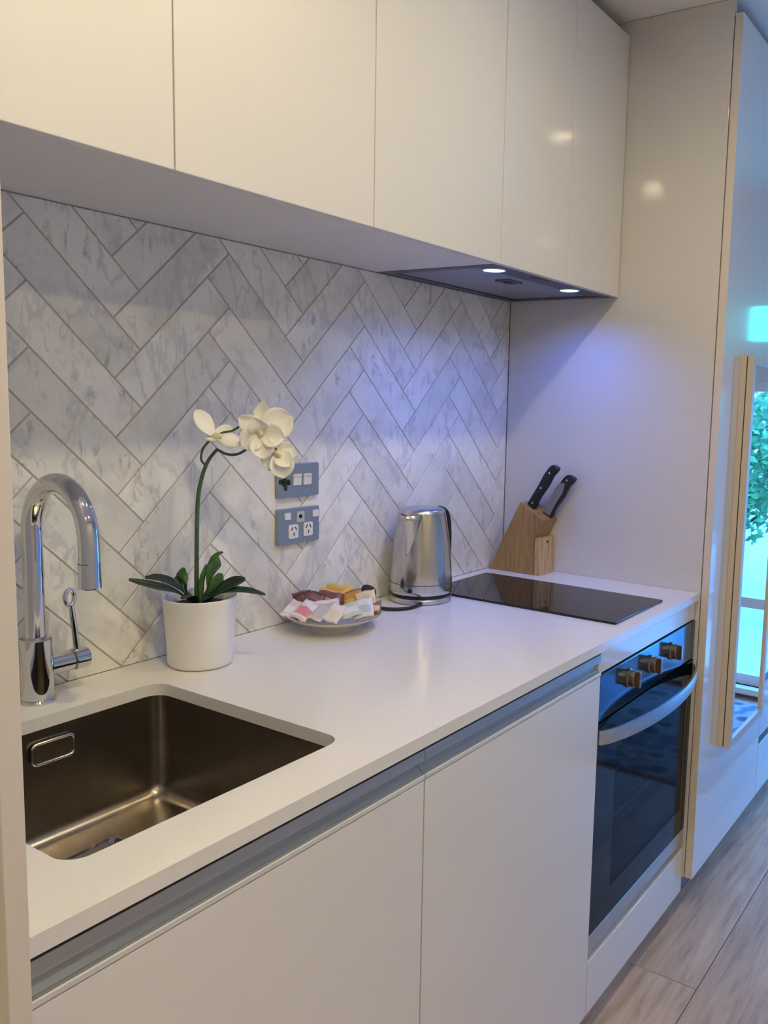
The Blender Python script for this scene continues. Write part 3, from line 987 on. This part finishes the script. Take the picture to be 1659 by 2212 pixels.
sachet(-0.012, -0.010, 0.0510, 0.054, 0.036, 26, 2, ('white', 'grey', 'white'), 'white sachet with grey print lying across the middle', -14)
sachet(-0.018, -0.044, 0.0420, 0.030, 0.046, 26, 14, ('grey', 'grey', 'cream'), 'plain grey sachet low in the front row between white ones', 36)
sachet(0.012, -0.044, 0.0435, 0.036, 0.050, 34, 4, ('white', 'cream', 'white'), 'white sachet with cream panel front centre of the dish', 24)
sachet(0.041, -0.032, 0.0485, 0.040, 0.044, 30, -6, ('mint', 'white', 'mint'), 'mint green and white sachet right of the front centre', -32)
sachet(0.066, -0.020, 0.0500, 0.044, 0.050, 38, -10, ('white', 'sky', 'white'), 'white sachet with pale blue print at the front right', -20)
sachet(0.088, 0.006, 0.0445, 0.028, 0.038, 42, -30, ('brown', 'cream', 'brown'), 'small brown sachet at the far right end of the dish', -26)

# ------------------------------------------------------------------ orchid
t = thing('orchid_plant', 'white flowering orchid in white pot beside the sink', 'plant', (-1.170, -0.087, 0.0), math.atan2(-0.66, 0.75))
bm = lathe(BM(), [(0.050, 0.0), (0.0545, 0.002), (0.0565, 0.006), (0.0590, 0.060), (0.0638, 0.121), (0.0648, 0.124), (0.0640, 0.1255), (0.0620, 0.124), (0.0605, 0.100), (0.058, 0.060)], 64)
pt = obj('pot', bm, M['pot'], t, smooth=50)
obj('soil', lathe(BM(), [(0.0600, 0.104), (0.045, 0.110), (0.02, 0.113), (0.001, 0.114)], 40), M['soil'], t)
st = spline([(-0.006, 0, 0.108), (-0.0042, 0, 0.227), (-0.0015, 0, 0.297), (0.0043, 0, 0.332), (0.0124, 0, 0.358), (0.0212, 0, 0.374), (0.0323, 0.0, 0.3875)], 6)
stem = obj('stem', tube(BM(), st, [0.0042 - 0.0012 * k / (len(st) - 1) for k in range(len(st))], 10), M['stem'], t, smooth=60)
bm = BM()
tube(bm, spline([(0.0315, 0, 0.3870), (0.048, -0.004, 0.3790), (0.0654, -0.006, 0.3792), (0.0806, -0.006, 0.3877), (0.098, -0.004, 0.402)], 6), 0.0024, 8)
tube(bm, spline([(0.0116, 0, 0.3585), (0.0047, 0, 0.3694), (0.0080, 0, 0.3876), (0.0206, 0.002, 0.4030), (0.040, 0.006, 0.416), (0.0577, 0.008, 0.4205), (0.0793, 0.01, 0.4342)], 6), 0.0020, 8)
tube(bm, spline([(0.0806, -0.006, 0.3877), (0.110, -0.010, 0.396), (0.136, -0.010, 0.386), (0.147, -0.008, 0.352), (0.1471, -0.006, 0.330)], 6), 0.0017, 8)
obj('branch', bm, M['stem'], stem, smooth=60)

def petal(parent, base, tip, width, face=(0, -1, 0), cup=0.25, point=0.0, bend=0.15, name='petal', mat='petal', pos=0.55):
    base, tip = Vector(base), Vector(tip)
    ax = tip - base
    L = ax.length
    ax.normalize()
    nrm = Vector(face) - ax * Vector(face).dot(ax)
    nrm.normalize()
    sd_ = ax.cross(nrm)
    bm = BM()
    nu, nv = 12, 8
    g = []
    for i in range(nu + 1):
        u = i / nu
        prof = max(0.0, math.sin(PI * min(1.0, (u ** (math.log(0.5) / math.log(pos)))))) ** (0.62 + point)
        prof = max(prof, 0.04 if u < 0.5 else 0.0)
        rw = []
        for j in range(nv + 1):
            v = 2 * j / nv - 1
            hgt = cup * width * 0.5 * (v * v) * prof + bend * L * math.sin(PI * u) * -1.0
            ripple = 0.03 * width * math.sin(6 * u + 3 * v)
            rw.append(bm.verts.new(base + ax * (u * L) + sd_ * (v * width / 2 * prof) + nrm * (hgt + ripple)))
        g.append(rw)
    for i in range(nu):
        for j in range(nv):
            bm.faces.new((g[i][j], g[i][j + 1], g[i + 1][j + 1], g[i + 1][j]))
    bmesh.ops.remove_doubles(bm, verts=bm.verts[:], dist=1e-5)
    o = obj(name, bm, M[mat], parent, smooth=180)
    m_ = o.modifiers.new('thickness', 'SOLIDIFY')
    m_.thickness = 0.0007
    return o
def flower(c, petals, lipdir, label=None):
    bm = BM()
    c = Vector(c)
    d = Vector(lipdir).normalized()
    tube(bm, [c, c + d * 0.006, c + d * 0.014, c + d * 0.019], [0.004, 0.0065, 0.005, 0.002], 10)
    f = obj('flower', bm, M['lip'], t, smooth=60)
    for p in petals:
        petal(f, c, *p[:2], **(p[2] if len(p) > 2 else {}))
    return f
# left flower, seen from the side
flower((0.026, -0.004, 0.410), [
    ((-0.004, 0.010, 0.456), 0.036, dict(face=(0.6, -0.8, 0.2), cup=0.2, bend=0.05)),
    ((0.078, -0.012, 0.400), 0.036, dict(face=(0.1, -0.7, 0.7), cup=-0.35, bend=-0.12)),
    ((0.060, 0.022, 0.425), 0.030, dict(face=(0.0, -0.8, 0.6), cup=0.3, bend=0.1)),
    ((0.022, -0.030, 0.404), 0.024, dict(face=(0, -0.6, 0.8), cup=0.3, point=0.3)),
], (0.5, -0.5, 0.1))
# main flower facing the room
flower((0.104, -0.014, 0.418), [
    ((0.110, -0.008, 0.476), 0.030, dict(face=(0.0, -1, 0.2), cup=0.25, point=0.35)),
    ((0.160, -0.004, 0.450), 0.058, dict(face=(0.1, -1, 0.1), cup=0.3, bend=0.08)),
    ((0.068, -0.010, 0.447), 0.034, dict(face=(-0.1, -1, 0.1), cup=0.2, point=0.3)),
    ((0.074, -0.024, 0.392), 0.042, dict(face=(0.0, -1, 0.2), cup=0.3, bend=-0.1)),
    ((0.112, -0.030, 0.372), 0.044, dict(face=(0.0, -1, 0.1), cup=0.35, bend=-0.1)),
    ((0.146, -0.026, 0.408), 0.044, dict(face=(0.1, -1, 0.1), cup=0.4, bend=-0.12)),
    ((0.094, -0.034, 0.446), 0.036, dict(face=(0.0, -1, -0.1), cup=0.4, bend=-0.15)),
], (0.1, -1, 0.0))
# lower flower, hanging towards the switches
flower((0.132, -0.016, 0.384), [
    ((0.170, -0.020, 0.381), 0.024, dict(face=(0.1, -0.8, 0.5), cup=0.5, point=0.25)),
    ((0.163, -0.012, 0.395), 0.028, dict(face=(0.1, -1, 0.2), cup=0.3, point=0.2)),
    ((0.146, -0.024, 0.338), 0.044, dict(face=(0.2, -1, 0.0), cup=0.4, bend=-0.12)),
    ((0.118, -0.022, 0.352), 0.036, dict(face=(-0.2, -1, 0.0), cup=0.4, bend=-0.1)),
    ((0.156, -0.030, 0.360), 0.036, dict(face=(0.3, -1, 0.0), cup=0.4, bend=-0.12)),
], (0.3, -0.9, -0.2))
bm = BM()
for c, r in (((0.1471, -0.006, 0.3475), 0.0036), ((0.1475, -0.006, 0.3290), 0.0062), ((0.1395, -0.010, 0.3300), 0.0034), ((0.1545, -0.006, 0.3290), 0.0038), ((0.1490, -0.006, 0.3180), 0.0036)):
    bmesh.ops.create_icosphere(bm, subdivisions=2, radius=r, matrix=Matrix.Translation(c) @ Matrix.Diagonal((1, 1, 1.5, 1)))
obj('bud', bm, M['leaf'], t, smooth=60, label='small dark green buds at the tip')

def leaf(pts, widths, mat='leaf', tw=0.0, fold=0.25):
    P = spline(pts, 6)
    n_ = len(P)
    bm = BM()
    g = []
    for i, p in enumerate(P):
        u = i / (n_ - 1)
        d = (P[min(i + 1, n_ - 1)] - P[max(i - 1, 0)]).normalized()
        side = d.cross(Vector((0, 0, 1)))
        side = side.normalized() if side.length > 1e-4 else Vector((0, 1, 0))
        up = side.cross(d)
        a = tw * u
        s2 = side * math.cos(a) + up * math.sin(a)
        u2 = up * math.cos(a) - side * math.sin(a)
        k = u * (len(widths) - 1)
        i0 = min(int(k), len(widths) - 2)
        w_ = widths[i0] + (widths[i0 + 1] - widths[i0]) * (k - i0)
        g.append([bm.verts.new(p + s2 * (v * w_ / 2) + u2 * (fold * abs(v) * w_ / 2)) for v in (-1, -0.5, 0, 0.5, 1)])
    for A, Bq in zip(g, g[1:]):
        for k in range(4):
            bm.faces.new((A[k], A[k + 1], Bq[k + 1], Bq[k]))
    o = obj('leaf', bm, M[mat], t, smooth=180)
    m_ = o.modifiers.new('thickness', 'SOLIDIFY')
    m_.thickness = 0.0012
    return o
leaf([(-0.012, -0.006, 0.114), (-0.040, -0.022, 0.138), (-0.074, -0.034, 0.152), (-0.112, -0.042, 0.166)], [0.008, 0.022, 0.024, 0.017, 0.004], tw=0.75)
leaf([(-0.010, 0.006, 0.114), (-0.040, 0.008, 0.142), (-0.068, 0.010, 0.156), (-0.092, 0.010, 0.158)], [0.008, 0.022, 0.024, 0.017, 0.004], tw=0.6)
leaf([(0.004, -0.016, 0.114), (0.030, -0.022, 0.134), (0.056, -0.024, 0.150), (0.078, -0.026, 0.158)], [0.010, 0.026, 0.030, 0.024, 0.006], tw=-0.9)
leaf([(0.006, -0.004, 0.112), (0.040, -0.030, 0.136), (0.078, -0.044, 0.141), (0.112, -0.052, 0.134)], [0.008, 0.018, 0.020, 0.014, 0.003], tw=-0.6)
leaf([(0.000, 0.010, 0.112), (0.024, 0.030, 0.128), (0.046, 0.044, 0.138)], [0.008, 0.022, 0.022, 0.006])
leaf([(-0.006, -0.014, 0.112), (-0.014, -0.040, 0.132), (-0.026, -0.062, 0.134)], [0.008, 0.020, 0.020, 0.005])
for pts, ws in (([(-0.020, 0, 0.116), (-0.026, -0.004, 0.140), (-0.030, -0.008, 0.158), (-0.026, -0.012, 0.178)], [0.004, 0.006, 0.026, 0.020, 0.004]),
                ([(-0.022, 0.004, 0.116), (-0.034, 0.000, 0.144), (-0.042, -0.002, 0.160)], [0.004, 0.010, 0.022, 0.006]),
                ([(0.010, 0, 0.112), (0.016, 0.002, 0.145), (0.024, 0.000, 0.172), (0.028, -0.004, 0.196), (0.040, -0.006, 0.204)], [0.004, 0.018, 0.028, 0.012, 0.003]),
                ([(0.014, 0.0, 0.112), (0.028, -0.006, 0.140), (0.036, -0.010, 0.166)], [0.006, 0.024, 0.026, 0.006]),
                ([(0.002, -0.004, 0.112), (0.005, -0.006, 0.150), (0.012, -0.008, 0.182)], [0.004, 0.012, 0.012, 0.003]),
                ([(0.016, 0.006, 0.112), (0.036, 0.010, 0.136), (0.052, 0.012, 0.146)], [0.006, 0.022, 0.022, 0.006])):
    leaf(pts, ws, 'leafgreen', tw=0.9, fold=0.35)

# ------------------------------------------------------------------ switches and sockets
def faceplate(parent, w, h):
    return obj('faceplate', prism(BM(), rrect(0, 0, w, h, 0.004, 4), -0.010, 0.0, 'y', bev=0.0018), M['plate_steel'], parent)
t = thing('light_switch', 'blue-grey double switch plate on the tiles behind the orchid flowers', 'switch', (-0.9105, -0.0003, 0.2715))
fp = faceplate(t, 0.119, 0.0715)
for x0 in (0.0405, 0.0705):
    bm = BM()
    prism(bm, [(-0.010, 0.025), (-0.0135, 0.025), (-0.0155, 0.049), (-0.010, 0.049)], x0, x0 + 0.022, 'x', bev=0.0008)
    obj('rocker', bm, M['white'], t)
    obj('rocker_tip', B((x0 + 0.002, -0.0162, 0.0425), (x0 + 0.020, -0.0148, 0.0475), 0.0005), pbr('warm_rocker_tip', (0.72, 0.66, 0.52), 0.4), t)
t = thing('power_socket', 'blue-grey double power socket on the tiles below the switch plate', 'socket', (-0.9105, -0.0003, 0.1715))
fp = faceplate(t, 0.1205, 0.0765)
for x0, z0 in ((0.0165, 0.0535), (0.0985, 0.0530)):
    obj('rocker', B((x0, -0.0135, z0), (x0 + 0.0165, -0.0095, z0 + 0.0145), 0.001), M['white'], t)
bx = obj('indicator', B((0.0515, -0.0122, 0.0450), (0.0735, -0.0095, 0.0680), 0.0008), pbr('grey_plastic', (0.55, 0.54, 0.52), 0.4), t)
obj('indicator_dot', lathe(BM(), [(0.0042, -0.0140), (0.0042, -0.0115)], 20, (0.0610, 0, 0.0580), 'y'), M['black'], bx)
for x0, z0 in ((0.0285, 0.0115), (0.0715, 0.0130)):
    so = obj('outlet', prism(BM(), rrect(x0, z0, x0 + 0.0270, z0 + 0.0300, 0.004, 4), -0.0125, -0.0095, 'y', bev=0.0008), M['white'], t)
    for dx, dz, an in ((0.008, 0.0215, 0.5), (0.019, 0.0215, -0.5), (0.0135, 0.0095, 0.0)):
        b_ = B((-0.0011, -0.0129, -0.0040), (0.0011, -0.0120, 0.0040))
        obj('slot', b_, M['black'], so, (x0 + dx, 0, z0 + dz), rot=(0, an, 0))

# ------------------------------------------------------------------ knife block and knives
t = thing('knife_block', 'slanted pale wooden knife block in the corner behind the cooktop', 'knife block', (-0.088, -0.006, 0.0))
obj('block', prism(BM(), [(0.0, 0.0), (-0.020, 0.0), (-0.1527, 0.0), (-0.1527, 0.1065), (-0.1800, 0.1580), (-0.1010, 0.2050)], 0.0, 0.082, 'x', bev=0.0015), M['woodface'], t)
obj('front_support', B((0.0005, -0.1720, 0.0), (0.0815, -0.1532, 0.1060), 0.0012), M['pine'], t)
obj('hanging_hole', lathe(BM(), [(0.004, -0.1735), (0.004, -0.171)], 16, (0.040, 0, 0.094), 'y'), M['black'], t)
# slots across the slanted top
dirv = Vector((0, -0.515, 0.857)).normalized()
def on_top(s, dx):
    # s along the slanted top from its back edge to its front edge
    a = Vector((0, -0.101, 0.205))
    b = Vector((0, -0.180, 0.158))
    p = a + (b - a) * s
    return Vector((dx, p.y, p.z))
ndir = Vector((0, -0.0470, 0.0790)).normalized()
def handle_frame(p):
    return p
def knife(dx, s, length, wid, label, grey=False):
    p = on_top(s, dx)
    t_ = thing('kitchen_knife', label, 'knife', (-0.088 + p.x, -0.006 + p.y, p.z), 0, 'knives in the block')
    ang = math.atan2(0.5, 0.866)
    rotx = (math.radians(30), 0, 0)
    # local z runs along the handle, local y across it
    prof = [(0.0, 0.50), (0.10, 0.50), (0.16, 0.40), (0.30, 0.40), (0.55, 0.52), (0.78, 0.46), (0.90, 0.62), (0.985, 0.60)]
    back = [(0.985, 0.10), (0.96, -0.22), (0.88, -0.40), (0.70, -0.50), (0.45, -0.46), (0.20, -0.50), (0.0, -0.50)]
    poly = [(-b_ * wid, a_ * length) for a_, b_ in prof] + [(-b_ * wid, a_ * length) for a_, b_ in back]
    hd = obj('handle', prism(BM(), poly, -0.0085, 0.0085, 'x', bev=0.003), M['black'], t_, rot=rotx, smooth=50)
    bl = obj('blade', B((-0.0012, -wid * 0.52, -0.085), (0.0012, wid * 0.48, 0.004), 0.0004), M['steel_h'], t_, rot=rotx)
    if grey:
        pg = [(-0.36 * wid, 0.04 * length), (-0.30 * wid, 0.30 * length), (-0.34 * wid, 0.60 * length), (-0.10 * wid, 0.78 * length), (0.30 * wid, 0.74 * length), (0.46 * wid, 0.60 * length), (0.42 * wid, 0.20 * length), (0.30 * wid, 0.03 * length)]
        obj('handle_inlay', prism(BM(), [(q[0] + 0.10 * wid, q[1]) for q in pg], -0.0102, -0.0080, 'x', bev=0.0006), M['greyplastic'], hd, label='grey steel side of the handle')
        spots = [0.86]
    else:
        spots = [0.10, 0.45, 0.80]
    for q in spots:
        bm_ = lathe(BM(), [(0.0028, -0.0100), (0.0028, 0.0095)], 14, (0, 0.0, q * length), 'x')
        obj('rivet', bm_, M['chrome'], hd, smooth=40)
    return t_
knife(0.026, 0.30, 0.146, 0.028, 'larger black-handled knife with three rivets, left in the knife block')
knife(0.052, 0.80, 0.142, 0.032, 'smaller knife with grey and black handle, right in the knife block', True)

# ------------------------------------------------------------------ ceiling downlights and added fill lights (their lamps are set at the top)
for k, (x, y, e) in enumerate(DOWN_AND_FILL_LIGHTS):
    t = thing('downlight', ['recessed round ceiling downlight over the cooktop end', 'recessed round ceiling downlight in front of the sink', 'added unseen fill light in the ceiling, farthest left', 'added unseen fill light in the ceiling along the opposite wall, nearer the window', 'added unseen fill light in the ceiling along the opposite wall, nearer the left wall'][k], 'downlight', (x, y, CEIL), 0, 'ceiling downlights')
    obj('trim_ring', lathe(BM(), [(0.052, 0.0), (0.052, -0.003), (0.042, -0.004), (0.040, -0.001)], 40, cap=False), M['white'], t)
    obj('lens', lathe(BM(), [(0.0405, -0.0005), (0.0400, -0.0015), (0.002, -0.0018)], 32), M['lamp'], t)

# things seen only in the mirror and in the gloss
t = thing('exit_sign', 'lit green exit sign above the window, seen as a reflection', 'sign', (1.83, -0.95, 0.79))
obj('housing', B((0.0, -0.16, 0.0), (0.065, 0.16, 0.17), 0.006), M['white'], t)
obj('lit_face', B((-0.004, -0.15, 0.01), (0.0, 0.15, 0.16), 0.001), M['exit'], t)
tag(obj('rug', B((0.75, -2.0, 0.0), (1.75, -0.85, 0.012), 0.004), M['rug'], None, (0, 0, FLOOR + 0.0003)), 'patterned grey rug on the plank floor, seen in the mirror', 'rug')
